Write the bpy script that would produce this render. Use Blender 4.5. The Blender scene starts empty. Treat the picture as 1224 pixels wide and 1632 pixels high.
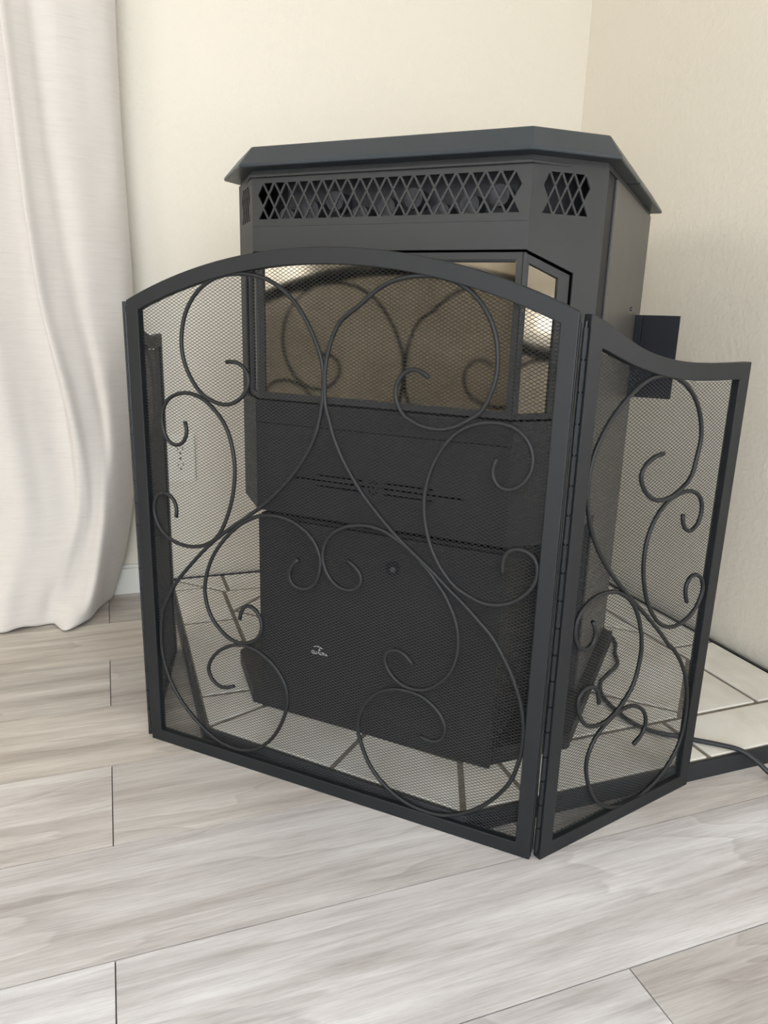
import bpy, bmesh, math, random
from mathutils import Vector, Matrix, noise
from mathutils.geometry import tessellate_polygon
random.seed(7)
sc = bpy.context.scene
COL = sc.collection

# ---------------------------------------------------------------- camera
cd = bpy.data.cameras.new('camera'); cam = bpy.data.objects.new('camera', cd); COL.objects.link(cam)
cd.sensor_fit = 'VERTICAL'; cd.sensor_height = 24.0; cd.lens = 24.0 * 1180.4 / 1632.0
cd.clip_start = 0.02
def cam_axes(pitch, roll, yaw):
    base = Matrix(((1, 0, 0), (0, 0, -1), (0, 1, 0)))
    Rz = Matrix.Rotation(yaw, 3, 'Z'); Rx = Matrix.Rotation(pitch, 3, 'X'); Rr = Matrix.Rotation(roll, 3, 'Z')
    return Rr @ Rx @ base @ Rz
M = cam_axes(math.radians(15.155), math.radians(1.634), math.radians(20.441))
R3 = Matrix((M[0], -M[1], -M[2])).transposed()
cam.matrix_world = Matrix.Translation((0, 0, 0.70)) @ R3.to_4x4()
sc.camera = cam

# ---------------------------------------------------------------- world, lights, exposure
sc.view_settings.view_transform = 'Standard'; sc.view_settings.look = 'None'
sc.view_settings.gamma = 1.0; sc.view_settings.use_curve_mapping = False
sc.view_settings.exposure = -0.03
sc.cycles.use_denoising = True
sc.cycles.max_bounces = 10; sc.cycles.diffuse_bounces = 6
wd_ = bpy.data.worlds.new('sky'); sc.world = wd_; wd_.use_nodes = True
bgn = wd_.node_tree.nodes['Background']; bgn.inputs[0].default_value = (0.80, 0.90, 1.0, 1); bgn.inputs[1].default_value = 1.0
XR, YL, XF, YB, ZC = 1.217, 1.854, -3.2, -1.35, 2.5           # room: right wall, left wall, far side, back, ceiling
WIN_R = (-1.15, 0.42, 0.60, 2.05)                             # y0,y1,z0,z1 on the right wall
WIN_B = (-2.1, 0.8, 0.08, 1.60)                                # x0,x1,z0,z1 on the back wall
WIN_FILL = (-1.25, -0.20, 1.12, 1.95)                            # y0,y1,z0,z1 on the far side wall, opening added to light the right wall
WIN_S = (0.16, 0.62, 0.78, 1.25)                               # smaller window further along the same wall
def area(name, loc, rot, sx, sy, power, col):
    l = bpy.data.lights.new(name, 'AREA'); l.shape = 'RECTANGLE'; l.size = sx; l.size_y = sy; l.energy = power; l.color = col
    o = bpy.data.objects.new(name, l); COL.objects.link(o); o.location = loc; o.rotation_euler = rot
    return o
area('daylight_right', (XR + 0.09, (WIN_R[0]+WIN_R[1])/2, (WIN_R[2]+WIN_R[3])/2), (0, math.pi/2, 0), WIN_R[3]-WIN_R[2], WIN_R[1]-WIN_R[0], 85, (1.0, 0.99, 0.97))
area('daylight_back', ((WIN_B[0]+WIN_B[1])/2, YB - 0.09, (WIN_B[2]+WIN_B[3])/2), (math.pi/2, 0, 0), WIN_B[1]-WIN_B[0], WIN_B[3]-WIN_B[2], 98, (0.87, 0.935, 1.0))
area('added_fill_far', (XF - 0.09, (WIN_FILL[0]+WIN_FILL[1])/2, (WIN_FILL[2]+WIN_FILL[3])/2), (0, -math.pi/2, 0), WIN_FILL[3]-WIN_FILL[2], WIN_FILL[1]-WIN_FILL[0], 50, (1.0, 0.97, 0.92))  # added fill light that brightens the right wall
area('daylight_small', (XF - 0.09, (WIN_S[0]+WIN_S[1])/2, (WIN_S[2]+WIN_S[3])/2), (0, -math.pi/2, 0), WIN_S[3]-WIN_S[2], WIN_S[1]-WIN_S[0], 5, (1.0, 0.97, 0.90))

# ---------------------------------------------------------------- helpers
def mesh_obj(name, verts, faces, mat=None, parent=None, smooth=False):
    me = bpy.data.meshes.new(name); me.from_pydata([tuple(v) for v in verts], [], faces); me.update()
    o = bpy.data.objects.new(name, me); COL.objects.link(o)
    if mat: me.materials.append(mat)
    if smooth: me.polygons.foreach_set('use_smooth', [True]*len(me.polygons))
    if parent: o.parent = parent
    return o
def fix(o):
    bm = bmesh.new(); bm.from_mesh(o.data); bmesh.ops.recalc_face_normals(bm, faces=bm.faces); bm.to_mesh(o.data); bm.free(); return o
def empty(name, loc, rz=0.0):
    o = bpy.data.objects.new(name, None); COL.objects.link(o); o.location = loc; o.rotation_euler = (0, 0, rz)
    o.empty_display_size = 0.1; return o
def tag(o, label, cat, group=None):
    o['label'] = label; o['category'] = cat
    if group: o['group'] = group
    return o
def bevel(o, w=0.0015, seg=2, ang=30):
    m = o.modifiers.new('bevel', 'BEVEL'); m.width = w; m.segments = seg; m.limit_method = 'ANGLE'; m.angle_limit = math.radians(ang); m.harden_normals = False
    return o
def box_data(x0, x1, y0, y1, z0, z1):
    v = [(x0,y0,z0),(x1,y0,z0),(x1,y1,z0),(x0,y1,z0),(x0,y0,z1),(x1,y0,z1),(x1,y1,z1),(x0,y1,z1)]
    f = [(0,3,2,1),(4,5,6,7),(0,1,5,4),(1,2,6,5),(2,3,7,6),(3,0,4,7)]
    return v, f
def box(name, x0, x1, y0, y1, z0, z1, mat, parent=None, bev=0):
    o = mesh_obj(name, *box_data(x0, x1, y0, y1, z0, z1), mat, parent)
    if bev: bevel(o, bev)
    return o
def prism(name, poly, z0, z1, mat, parent=None, bev=0):
    """horizontal polygon extruded in z"""
    n = len(poly)
    v = [(x, y, z0) for x, y in poly] + [(x, y, z1) for x, y in poly]
    f = [tuple(range(n-1, -1, -1)), tuple(range(n, 2*n))] + [(i, (i+1) % n, n+(i+1) % n, n+i) for i in range(n)]
    o = fix(mesh_obj(name, v, f, mat, parent))
    if bev: bevel(o, bev)
    return o
def plate_data(outer, holes, th, frame):
    """2-D polygon with holes extruded by th; frame maps (a, b, depth) to a point"""
    loops = [outer] + holes
    flat = [p for l in loops for p in l]; N = len(flat)
    tris = tessellate_polygon([[Vector((p[0], p[1], 0)) for p in l] for l in loops])
    v = [frame(p[0], p[1], 0.0) for p in flat] + [frame(p[0], p[1], th) for p in flat]
    f = [tuple(t) for t in tris] + [tuple(N+i for i in reversed(t)) for t in tris]
    k = 0
    for l in loops:
        n = len(l)
        for i in range(n):
            a, b = k+i, k+(i+1) % n
            f.append((a, b, N+b, N+a))
        k += n
    return v, f
def plate(name, outer, holes, th, frame, mat, parent=None, bev=0):
    o = fix(mesh_obj(name, *plate_data(outer, holes, th, frame), mat, parent))
    if bev: bevel(o, bev)
    return o
def join_data(parts):
    V, F = [], []
    for v, f in parts:
        k = len(V); V += list(v); F += [tuple(i+k for i in t) for t in f]
    return V, F
def ring(name, outer, inner, y0, y1, mat, parent, bev=0.0012):
    """frame between two matching (x, z) loops, from depth y0 to y1"""
    n = len(outer)
    v = [(x, y0, z) for x, z in outer] + [(x, y0, z) for x, z in inner] + [(x, y1, z) for x, z in outer] + [(x, y1, z) for x, z in inner]
    f = []
    for i in range(n):
        j = (i+1) % n
        f += [(i, j, n+j, n+i), (2*n+i, 3*n+i, 3*n+j, 2*n+j), (i, 2*n+i, 2*n+j, j), (n+i, n+j, 3*n+j, 3*n+i)]
    o = fix(mesh_obj(name, v, f, mat, parent))
    bevel(o, bev); return o
def tube_data(pts, r, sides=10, up=Vector((0, 1, 0))):
    pts = [Vector(p) for p in pts]; n = len(pts); V, F = [], []
    for i, p in enumerate(pts):
        t = (pts[min(i+1, n-1)] - pts[max(i-1, 0)]).normalized()
        a = up - t * up.dot(t)
        if a.length < 1e-4: a = Vector((1, 0, 0)) - t * t.x
        a.normalize(); b = t.cross(a)
        for k in range(sides):
            q = 2*math.pi*k/sides
            V.append(p + a*(r*math.cos(q)) + b*(r*math.sin(q)))
    for i in range(n-1):
        for k in range(sides):
            k2 = (k+1) % sides
            F.append((i*sides+k, i*sides+k2, (i+1)*sides+k2, (i+1)*sides+k))
    F.append(tuple(range(sides-1, -1, -1))); F.append(tuple(range((n-1)*sides, n*sides)))
    return V, F
def tube(name, pts, r, mat, parent=None, sides=10, up=Vector((0, 1, 0))):
    return fix(mesh_obj(name, *tube_data(pts, r, sides, up), mat, parent, smooth=True))
def cyl(name, p0, p1, r, mat, parent=None, sides=20, bev=0):
    up = Vector((0, 0, 1)) if abs((Vector(p1)-Vector(p0)).normalized().z) < .9 else Vector((1, 0, 0))
    o = fix(mesh_obj(name, *tube_data([p0, p1], r, sides, up), mat, parent))
    if bev: bevel(o, bev)
    return o
def copy_child(o, parent, loc=None):
    c = o.copy(); COL.objects.link(c); c.parent = parent
    if loc: c.location = loc
    return c
def clip_poly(poly, a, b, c):
    """keep a*x + b*y <= c"""
    out = []
    for i in range(len(poly)):
        p, q = poly[i], poly[(i+1) % len(poly)]
        dp, dq = a*p[0]+b*p[1]-c, a*q[0]+b*q[1]-c
        if dp <= 0: out.append(p)
        if (dp < 0) != (dq < 0) and abs(dp-dq) > 1e-12:
            t = dp/(dp-dq); out.append((p[0]+(q[0]-p[0])*t, p[1]+(q[1]-p[1])*t))
    return out
def shrink(poly, g):
    """inset a convex CCW polygon by g"""
    n = len(poly); res = poly
    for i in range(n):
        p, q = poly[i], poly[(i+1) % n]
        dx, dy = q[0]-p[0], q[1]-p[1]; L = math.hypot(dx, dy)
        if L < 1e-6: continue
        a, b = dy/L, -dx/L                       # outward normal of a CCW polygon
        res = clip_poly(res, a, b, a*p[0]+b*p[1]-g)
        if len(res) < 3: return []
    return res

# ---------------------------------------------------------------- materials
def mat(name, col, rough=0.5, metal=0.0, spec=0.5):
    m = bpy.data.materials.new(name); m.use_nodes = True
    b = m.node_tree.nodes['Principled BSDF']
    b.inputs['Base Color'].default_value = (*col, 1); b.inputs['Roughness'].default_value = rough
    b.inputs['Metallic'].default_value = metal; b.inputs['Specular IOR Level'].default_value = spec
    return m
def nd(m, t, **kw):
    n = m.node_tree.nodes.new(t)
    for k, v in kw.items():
        if k in n.inputs: n.inputs[k].default_value = v
        else: setattr(n, k, v)
    return n
def lk(m, a, b): m.node_tree.links.new(a, b)
def P(m): return m.node_tree.nodes['Principled BSDF']
def ramp(m, stops):
    r = nd(m, 'ShaderNodeValToRGB'); e = r.color_ramp.elements
    e[0].position, e[0].color = stops[0][0], (*stops[0][1], 1); e[1].position, e[1].color = stops[1][0], (*stops[1][1], 1)
    for p_, c in stops[2:]:
        x = e.new(p_); x.color = (*c, 1)
    return r
def bump(m, src, strength, dist):
    b = nd(m, 'ShaderNodeBump'); b.inputs['Strength'].default_value = strength; b.inputs['Distance'].default_value = dist
    lk(m, src, b.inputs['Height']); lk(m, b.outputs[0], P(m).inputs['Normal']); return b
def satin(name, col, rough, var=0.12, spec=0.32, scale=9.0, metal=0.0):
    """powder coat: faint mottling of colour and gloss, fine grain"""
    m = mat(name, col, rough, metal, spec); tc = nd(m, 'ShaderNodeTexCoord')
    n1 = nd(m, 'ShaderNodeTexNoise', Scale=scale, Detail=4.0); lk(m, tc.outputs['Object'], n1.inputs['Vector'])
    r = ramp(m, [(0.3, tuple(c*(1-var) for c in col)), (0.7, tuple(c*(1+var) for c in col))]); lk(m, n1.outputs[0], r.inputs[0]); lk(m, r.outputs[0], P(m).inputs['Base Color'])
    mr = nd(m, 'ShaderNodeMapRange'); mr.inputs['To Min'].default_value = rough-0.06; mr.inputs['To Max'].default_value = rough+0.06
    lk(m, n1.outputs[0], mr.inputs['Value']); lk(m, mr.outputs[0], P(m).inputs['Roughness'])
    n2 = nd(m, 'ShaderNodeTexNoise', Scale=900.0, Detail=1.0); lk(m, tc.outputs['Object'], n2.inputs['Vector'])
    bump(m, n2.outputs[0], 0.06, 0.0004); return m
# walls: cream paint over a light orange-peel
def wall_mat():
    m = mat('wall_paint', (0.705, 0.655, 0.565), 0.62, 0, 0.3); tc = nd(m, 'ShaderNodeTexCoord')
    n1 = nd(m, 'ShaderNodeTexNoise', Scale=75.0, Detail=3.0, Roughness=0.55); lk(m, tc.outputs['Object'], n1.inputs['Vector'])
    r = ramp(m, [(0.42, (0, 0, 0)), (0.66, (1, 1, 1))]); lk(m, n1.outputs[0], r.inputs[0])
    bump(m, r.outputs[0], 0.24, 0.0020); return m
WALL = wall_mat()
CEIL = mat('ceiling_white', (0.80, 0.79, 0.76), 0.9)
WHITE = mat('white_trim_paint', (0.72, 0.70, 0.655), 0.35)
def wood_mat():
    m = mat('grey_oak_plank', (0.5, 0.48, 0.46), 0.42, 0, 0.4); tc = nd(m, 'ShaderNodeTexCoord'); oi = nd(m, 'ShaderNodeObjectInfo')
    mul = nd(m, 'ShaderNodeMath', operation='MULTIPLY'); mul.inputs[1].default_value = 37.0; lk(m, oi.outputs['Random'], mul.inputs[0])
    comb = nd(m, 'ShaderNodeCombineXYZ'); lk(m, mul.outputs[0], comb.inputs[0]); lk(m, mul.outputs[0], comb.inputs[1]); lk(m, mul.outputs[0], comb.inputs[2])
    add = nd(m, 'ShaderNodeVectorMath', operation='ADD'); lk(m, tc.outputs['Object'], add.inputs[0]); lk(m, comb.outputs[0], add.inputs[1])
    def mp(sx, sy):
        q = nd(m, 'ShaderNodeMapping'); q.inputs['Scale'].default_value = (sx, sy, 1); lk(m, add.outputs[0], q.inputs['Vector']); return q
    # cathedral figure: contour lines of a stretched noise field
    a = nd(m, 'ShaderNodeTexNoise', Scale=1.0, Detail=3.0, Roughness=0.45, Distortion=0.4); lk(m, mp(1.5, 8.5).outputs[0], a.inputs['Vector'])
    s = nd(m, 'ShaderNodeMath', operation='MULTIPLY'); s.inputs[1].default_value = 7.0; lk(m, a.outputs[0], s.inputs[0])
    fr = nd(m, 'ShaderNodeMath', operation='FRACT'); lk(m, s.outputs[0], fr.inputs[0])
    r1 = ramp(m, [(0.0, (0.87, 0.862, 0.858)), (0.12, (0.94, 0.937, 0.935)), (0.45, (0.985, 0.985, 0.985)), (0.85, (1.0, 1.0, 1.0)), (0.955, (1.05, 1.05, 1.05)), (1.0, (0.87, 0.862, 0.858))]); lk(m, fr.outputs[0], r1.inputs[0])
    # streaks along the plank, from broad bands down to hair lines
    b = nd(m, 'ShaderNodeTexNoise', Scale=1.0, Detail=10.0, Roughness=0.68, Distortion=0.25); lk(m, mp(1.9, 24.0).outputs[0], b.inputs['Vector'])
    r2 = ramp(m, [(0.27, (0.33, 0.298, 0.282)), (0.50, (0.525, 0.500, 0.492)), (0.70, (0.675, 0.662, 0.660))]); lk(m, b.outputs[0], r2.inputs[0])
    # fine pores
    c = nd(m, 'ShaderNodeTexNoise', Scale=1.0, Detail=4.0, Roughness=0.75); lk(m, mp(14.0, 330.0).outputs[0], c.inputs['Vector'])
    r3 = ramp(m, [(0.32, (0.86, 0.855, 0.85)), (0.56, (1.04, 1.04, 1.04))]); lk(m, c.outputs[0], r3.inputs[0])
    m1 = nd(m, 'ShaderNodeMix', data_type='RGBA', blend_type='MULTIPLY'); m1.inputs[0].default_value = 1.0; lk(m, r2.outputs[0], m1.inputs[6]); lk(m, r1.outputs[0], m1.inputs[7])
    m2 = nd(m, 'ShaderNodeMix', data_type='RGBA', blend_type='MULTIPLY'); m2.inputs[0].default_value = 1.0; lk(m, m1.outputs[2], m2.inputs[6]); lk(m, r3.outputs[0], m2.inputs[7])
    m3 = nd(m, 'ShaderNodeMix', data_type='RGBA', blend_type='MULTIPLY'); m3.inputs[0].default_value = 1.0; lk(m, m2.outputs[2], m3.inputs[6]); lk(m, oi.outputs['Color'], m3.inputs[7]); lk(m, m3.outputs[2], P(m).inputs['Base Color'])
    bump(m, c.outputs[0], 0.12, 0.0006); return m
WOOD = wood_mat()
GAP = mat('plank_joint_dark', (0.20, 0.175, 0.16), 0.8)
def tile_mat():
    m = mat('pale_stone_tile', (0.66, 0.64, 0.58), 0.36, 0, 0.4); tc = nd(m, 'ShaderNodeTexCoord')
    n1 = nd(m, 'ShaderNodeTexNoise', Scale=7.0, Detail=6.0, Roughness=0.6, Distortion=0.8); lk(m, tc.outputs['Object'], n1.inputs['Vector'])
    r = ramp(m, [(0.30, (0.62, 0.59, 0.525)), (0.52, (0.73, 0.71, 0.65)), (0.72, (0.79, 0.78, 0.74))]); lk(m, n1.outputs[0], r.inputs[0]); lk(m, r.outputs[0], P(m).inputs['Base Color'])
    n2 = nd(m, 'ShaderNodeTexNoise', Scale=60.0, Detail=3.0); lk(m, tc.outputs['Object'], n2.inputs['Vector']); bump(m, n2.outputs[0], 0.08, 0.001); return m
TILE = tile_mat()
def grout_mat():
    m = mat('brown_grout', (0.20, 0.175, 0.14), 0.9); tc = nd(m, 'ShaderNodeTexCoord')
    n1 = nd(m, 'ShaderNodeTexNoise', Scale=140.0, Detail=3.0); lk(m, tc.outputs['Object'], n1.inputs['Vector'])
    r = ramp(m, [(0.3, (0.15, 0.13, 0.10)), (0.7, (0.24, 0.21, 0.17))]); lk(m, n1.outputs[0], r.inputs[0]); lk(m, r.outputs[0], P(m).inputs['Base Color']); bump(m, n1.outputs[0], 0.3, 0.001); return m
GROUT = grout_mat()
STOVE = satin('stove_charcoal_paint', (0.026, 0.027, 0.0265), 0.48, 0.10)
STOVE_SHADED = satin('stove_paint_shaded', (0.011, 0.012, 0.0125), 0.52, 0.10)  # same paint as the upper stove, with the shade behind the screen put in
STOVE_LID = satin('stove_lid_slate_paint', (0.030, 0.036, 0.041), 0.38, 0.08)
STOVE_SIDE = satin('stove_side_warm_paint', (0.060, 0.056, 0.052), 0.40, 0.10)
DARK = mat('unlit_steel_interior', (0.015, 0.016, 0.018), 0.6)
TUBE = satin('heat_tube_steel', (0.03, 0.032, 0.036), 0.5)
BRACKET = satin('black_bracket_paint', (0.005, 0.006, 0.009), 0.5, spec=0.18)
SCREEN = satin('screen_charcoal_powder_coat', (0.0095, 0.011, 0.0125), 0.50, 0.10)
WIRE = mat('screen_wire_charcoal', (0.024, 0.025, 0.026), 0.42, 0.0, 0.4)
ROD = satin('scroll_rod_charcoal', (0.012, 0.0128, 0.0137), 0.48, 0.08)
HINGE = satin('hinge_steel_dark', (0.016, 0.018, 0.021), 0.35, 0.1, metal=0.3)
TRIM = satin('pad_edge_black', (0.018, 0.020, 0.023), 0.45)
def glass_mat():
    """smoked reflective stove glass with a film of soot"""
    m = mat('smoked_reflective_glass', (0.22, 0.19, 0.14), 0.06, 1.0); tc = nd(m, 'ShaderNodeTexCoord')
    n1 = nd(m, 'ShaderNodeTexNoise', Scale=9.0, Detail=4.0, Distortion=0.6); lk(m, tc.outputs['Object'], n1.inputs['Vector'])
    r = ramp(m, [(0.3, (0.17, 0.15, 0.118)), (0.7, (0.255, 0.23, 0.188))]); lk(m, n1.outputs[0], r.inputs[0]); lk(m, r.outputs[0], P(m).inputs['Base Color'])
    mr = nd(m, 'ShaderNodeMapRange'); mr.inputs['To Min'].default_value = 0.04; mr.inputs['To Max'].default_value = 0.15; lk(m, n1.outputs[0], mr.inputs['Value']); lk(m, mr.outputs[0], P(m).inputs['Roughness'])
    return m
GLASS = glass_mat()
def fabric_mat():
    m = mat('oatmeal_linen', (0.70, 0.665, 0.62), 0.85, 0, 0.2); tc = nd(m, 'ShaderNodeTexCoord')
    P(m).inputs['Sheen Weight'].default_value = 0.25
    mp = nd(m, 'ShaderNodeMapping'); mp.inputs['Scale'].default_value = (18, 18, 260); lk(m, tc.outputs['Object'], mp.inputs['Vector'])
    n1 = nd(m, 'ShaderNodeTexNoise', Scale=1.0, Detail=4.0, Roughness=0.7); lk(m, mp.outputs[0], n1.inputs['Vector'])
    r = ramp(m, [(0.25, (0.515, 0.475, 0.44)), (0.40, (0.57, 0.53, 0.492)), (0.7, (0.60, 0.56, 0.52))]); lk(m, n1.outputs[0], r.inputs[0]); lk(m, r.outputs[0], P(m).inputs['Base Color'])
    n2 = nd(m, 'ShaderNodeTexNoise', Scale=700.0, Detail=2.0); lk(m, tc.outputs['Object'], n2.inputs['Vector'])
    ad = nd(m, 'ShaderNodeMath', operation='ADD'); lk(m, n1.outputs[0], ad.inputs[0]); lk(m, n2.outputs[0], ad.inputs[1])
    bump(m, ad.outputs[0], 0.15, 0.0006); return m
LINEN = fabric_mat()
PLASTIC = mat('almond_plastic', (0.74, 0.71, 0.62), 0.35)
SLOT = mat('socket_slot_dark', (0.02, 0.02, 0.02), 0.7)
CORD = satin('black_cord_rubber', (0.022, 0.024, 0.027), 0.45, 0.1)
LOGO = mat('logo_silver', (0.72, 0.72, 0.70), 0.35, 0.3)
SCREW = mat('screw_steel', (0.10, 0.10, 0.10), 0.35, 0.8)
def pane_mat():
    m = bpy.data.materials.new('window_pane'); m.use_nodes = True; nt = m.node_tree; nt.nodes.clear()
    o = nt.nodes.new('ShaderNodeOutputMaterial'); mx = nt.nodes.new('ShaderNodeMixShader'); t = nt.nodes.new('ShaderNodeBsdfTransparent'); g = nt.nodes.new('ShaderNodeBsdfGlossy')
    g.inputs['Roughness'].default_value = 0.02; mx.inputs[0].default_value = 0.05
    nt.links.new(t.outputs[0], mx.inputs[1]); nt.links.new(g.outputs[0], mx.inputs[2]); nt.links.new(mx.outputs[0], o.inputs[0]); return m
PANE = pane_mat()

# ---------------------------------------------------------------- the room
def struct(o): o['kind'] = 'structure'; return o
T = 0.12
def rect(a0, a1, b0, b1): return [(a0, b0), (a1, b0), (a1, b1), (a0, b1)]
struct(box('wall_left', XF, XR, YL, YL + T, 0, ZC, WALL))
struct(plate('wall_right', rect(YB, YL, 0, ZC), [rect(*WIN_R)], T, lambda a, b, d: (XR + d, a, b), WALL))
struct(plate('wall_back', rect(XF, XR, 0, ZC), [rect(*WIN_B)], T, lambda a, b, d: (a, YB - d, b), WALL))
struct(plate('wall_side', rect(YB, YL, 0, ZC), [rect(*WIN_FILL), rect(*WIN_S)], T, lambda a, b, d: (XF - d, a, b), WALL))
struct(box('ceiling', XF - T, XR + T, YB - T, YL + T, ZC, ZC + 0.1, CEIL))
fl_ = struct(box('floor', XF - T, XR + T, YB - T, YL + T, -0.1, -0.004, GAP))
def window(name, w, fr):
    o = plate(name, rect(*w), [rect(w[0]+.05, w[1]-.05, w[2]+.05, w[3]-.05)], 0.05, fr, WHITE); struct(o)
    am = (w[0]+w[1])/2
    plate('mullion', rect(am-.018, am+.018, w[2]+.05, w[3]-.05), [], 0.04, fr, WHITE, o)
    for a0, a1 in ((w[0]+.05, am-.018), (am+.018, w[1]-.05)):
        plate('pane', rect(a0, a1, w[2]+.05, w[3]-.05), [], 0.004, lambda a, b, d: fr(a, b, d+.02), PANE, o)
window('window_1', WIN_R, lambda a, b, d: (XR + 0.02 + d, a, b))
window('window_2', WIN_B, lambda a, b, d: (a, YB - 0.02 - d, b))
window('added_window', WIN_FILL, lambda a, b, d: (XF - 0.02 - d, a, b))  # added opening for the fill light, set clear of the glass reflection
window('window_4', WIN_S, lambda a, b, d: (XF - 0.02 - d, a, b))
def blind_mat():
    m = bpy.data.materials.new('translucent_blind'); m.use_nodes = True; nt = m.node_tree; nt.nodes.clear()
    o = nt.nodes.new('ShaderNodeOutputMaterial'); mx = nt.nodes.new('ShaderNodeMixShader'); d = nt.nodes.new('ShaderNodeBsdfDiffuse'); tr = nt.nodes.new('ShaderNodeBsdfTranslucent')
    d.inputs[0].default_value = (0.74, 0.72, 0.69, 1); tr.inputs[0].default_value = (0.66, 0.64, 0.61, 1); mx.inputs[0].default_value = 0.45
    nt.links.new(d.outputs[0], mx.inputs[1]); nt.links.new(tr.outputs[0], mx.inputs[2]); nt.links.new(mx.outputs[0], o.inputs[0]); return m
rb = empty('added_blind', (XR, (WIN_R[0]+WIN_R[1])/2, 0.74))  # added out of view to shape the side window's glow and reflection
tag(rb, 'added roller blind, out of view, softening the light of the side window', 'blind')
hw_ = (WIN_R[1]-WIN_R[0])/2 - 0.006
box('blind_cloth', 0.010, 0.011, -hw_, hw_, 0.0, 1.28, blind_mat(), rb)
box('bottom_bar', 0.006, 0.014, -hw_, hw_, -0.012, 0.006, WHITE, rb, 0.002)
cyl('roller', (0.0105, -hw_, 1.29), (0.0105, hw_, 1.29), 0.0095, WHITE, rb, 14)
# floor planks, each its own board with a hair-line joint
PW, LEN, Y0 = 0.1907, 1.2, 0.5246
shapes = {}
# tone of each board with the floor's light falloff painted in: (value, warmth); boards not listed vary a little at random
BOARD_TONE_FALLOFF = {(-1, -0.697): (1.02, -0.03), (-1, 0.503): (0.80, 0.02), (0, -1.235): (1.14, -0.03), (0, -0.035): (1.07, -0.02), (1, -0.697): (0.98, 0.0), (1, 0.503): (0.94, 0.03),
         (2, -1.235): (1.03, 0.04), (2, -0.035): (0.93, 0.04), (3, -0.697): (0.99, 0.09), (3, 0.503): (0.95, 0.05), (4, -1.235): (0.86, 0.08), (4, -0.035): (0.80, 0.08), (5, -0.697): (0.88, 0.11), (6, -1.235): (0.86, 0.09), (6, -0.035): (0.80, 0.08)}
i0 = math.floor((YB - Y0) / PW); i1 = math.ceil((YL - Y0) / PW)
for i in range(i0, i1):
    ya, yb = max(Y0 + i*PW, YB), min(Y0 + (i+1)*PW, YL)
    if yb - ya < 0.01: continue
    off = -0.035 if i % 2 == 0 else 0.503
    k0 = math.floor((XF - off) / LEN)
    xa = off + k0*LEN
    while xa < XR:
        x0, x1 = max(xa, XF), min(xa + LEN, XR)
        if x1 - x0 > 0.02:
            key = (round(x1-x0, 4), round(yb-ya, 4))
            if key not in shapes:
                hx, hy, g = key[0]/2, key[1]/2, 0.0008
                o = mesh_obj('plank', *box_data(-hx+g, hx-g, -hy+g, hy-g, -0.006, 0.0), WOOD, fl_); shapes[key] = o
            else:
                o = shapes[key].copy(); COL.objects.link(o); o.parent = fl_
            o.location = ((x0+x1)/2, (ya+yb)/2, 0)
            v_, w_ = BOARD_TONE_FALLOFF.get((i, round(xa, 3)), (random.uniform(0.88, 1.03), random.uniform(0, 0.07)))
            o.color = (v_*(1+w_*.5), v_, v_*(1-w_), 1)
        xa += LEN
# baseboard on the left wall, ends at the hearth pad
bb = struct(mesh_obj('baseboard_left', *join_data([box_data(XF, 0.100, YL-0.012, YL, 0.0, 0.066), box_data(XF, 0.100, YL-0.008, YL, 0.066, 0.075)]), WHITE)); bevel(bb, 0.002)

# ---------------------------------------------------------------- hearth pad
PZ = 0.030
pad = empty('hearth_pad', (0.65, 1.3, 0))
tag(pad, 'corner hearth pad of pale stone tiles with brown grout and black edging under the stove', 'hearth pad')
def W2P(p): return (p[0]-0.65, p[1]-1.3)
X0, X1, YF, YK = 0.115, 1.192, 0.787, 1.838
A_, B_ = (X0, 1.116), (0.424, YF)
outer = [(X0, YK), A_, B_, (X1, YF), (X1, YK)]                 # CCW
prism('grout_bed', [W2P(p) for p in shrink(outer, 0.001)], 0.0, PZ - 0.003, GROUT, pad)
def tile(poly, g=0.0046):
    s = shrink(poly, g)
    if len(s) < 3: return
    ar = abs(sum(s[i][0]*s[(i+1) % len(s)][1]-s[(i+1) % len(s)][0]*s[i][1] for i in range(len(s))))/2
    if ar < 0.0001: return
    cx = sum(p[0] for p in s)/len(s); cy = sum(p[1] for p in s)/len(s)
    o = prism('tile', [(p[0]-cx, p[1]-cy) for p in s], -0.012, 0.0, TILE, pad, 0.0015); lx, ly = W2P((cx, cy)); o.location = (lx, ly, PZ - random.uniform(0.0, 0.0006))
BW = 0.115
inner = shrink(outer, BW)
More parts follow.
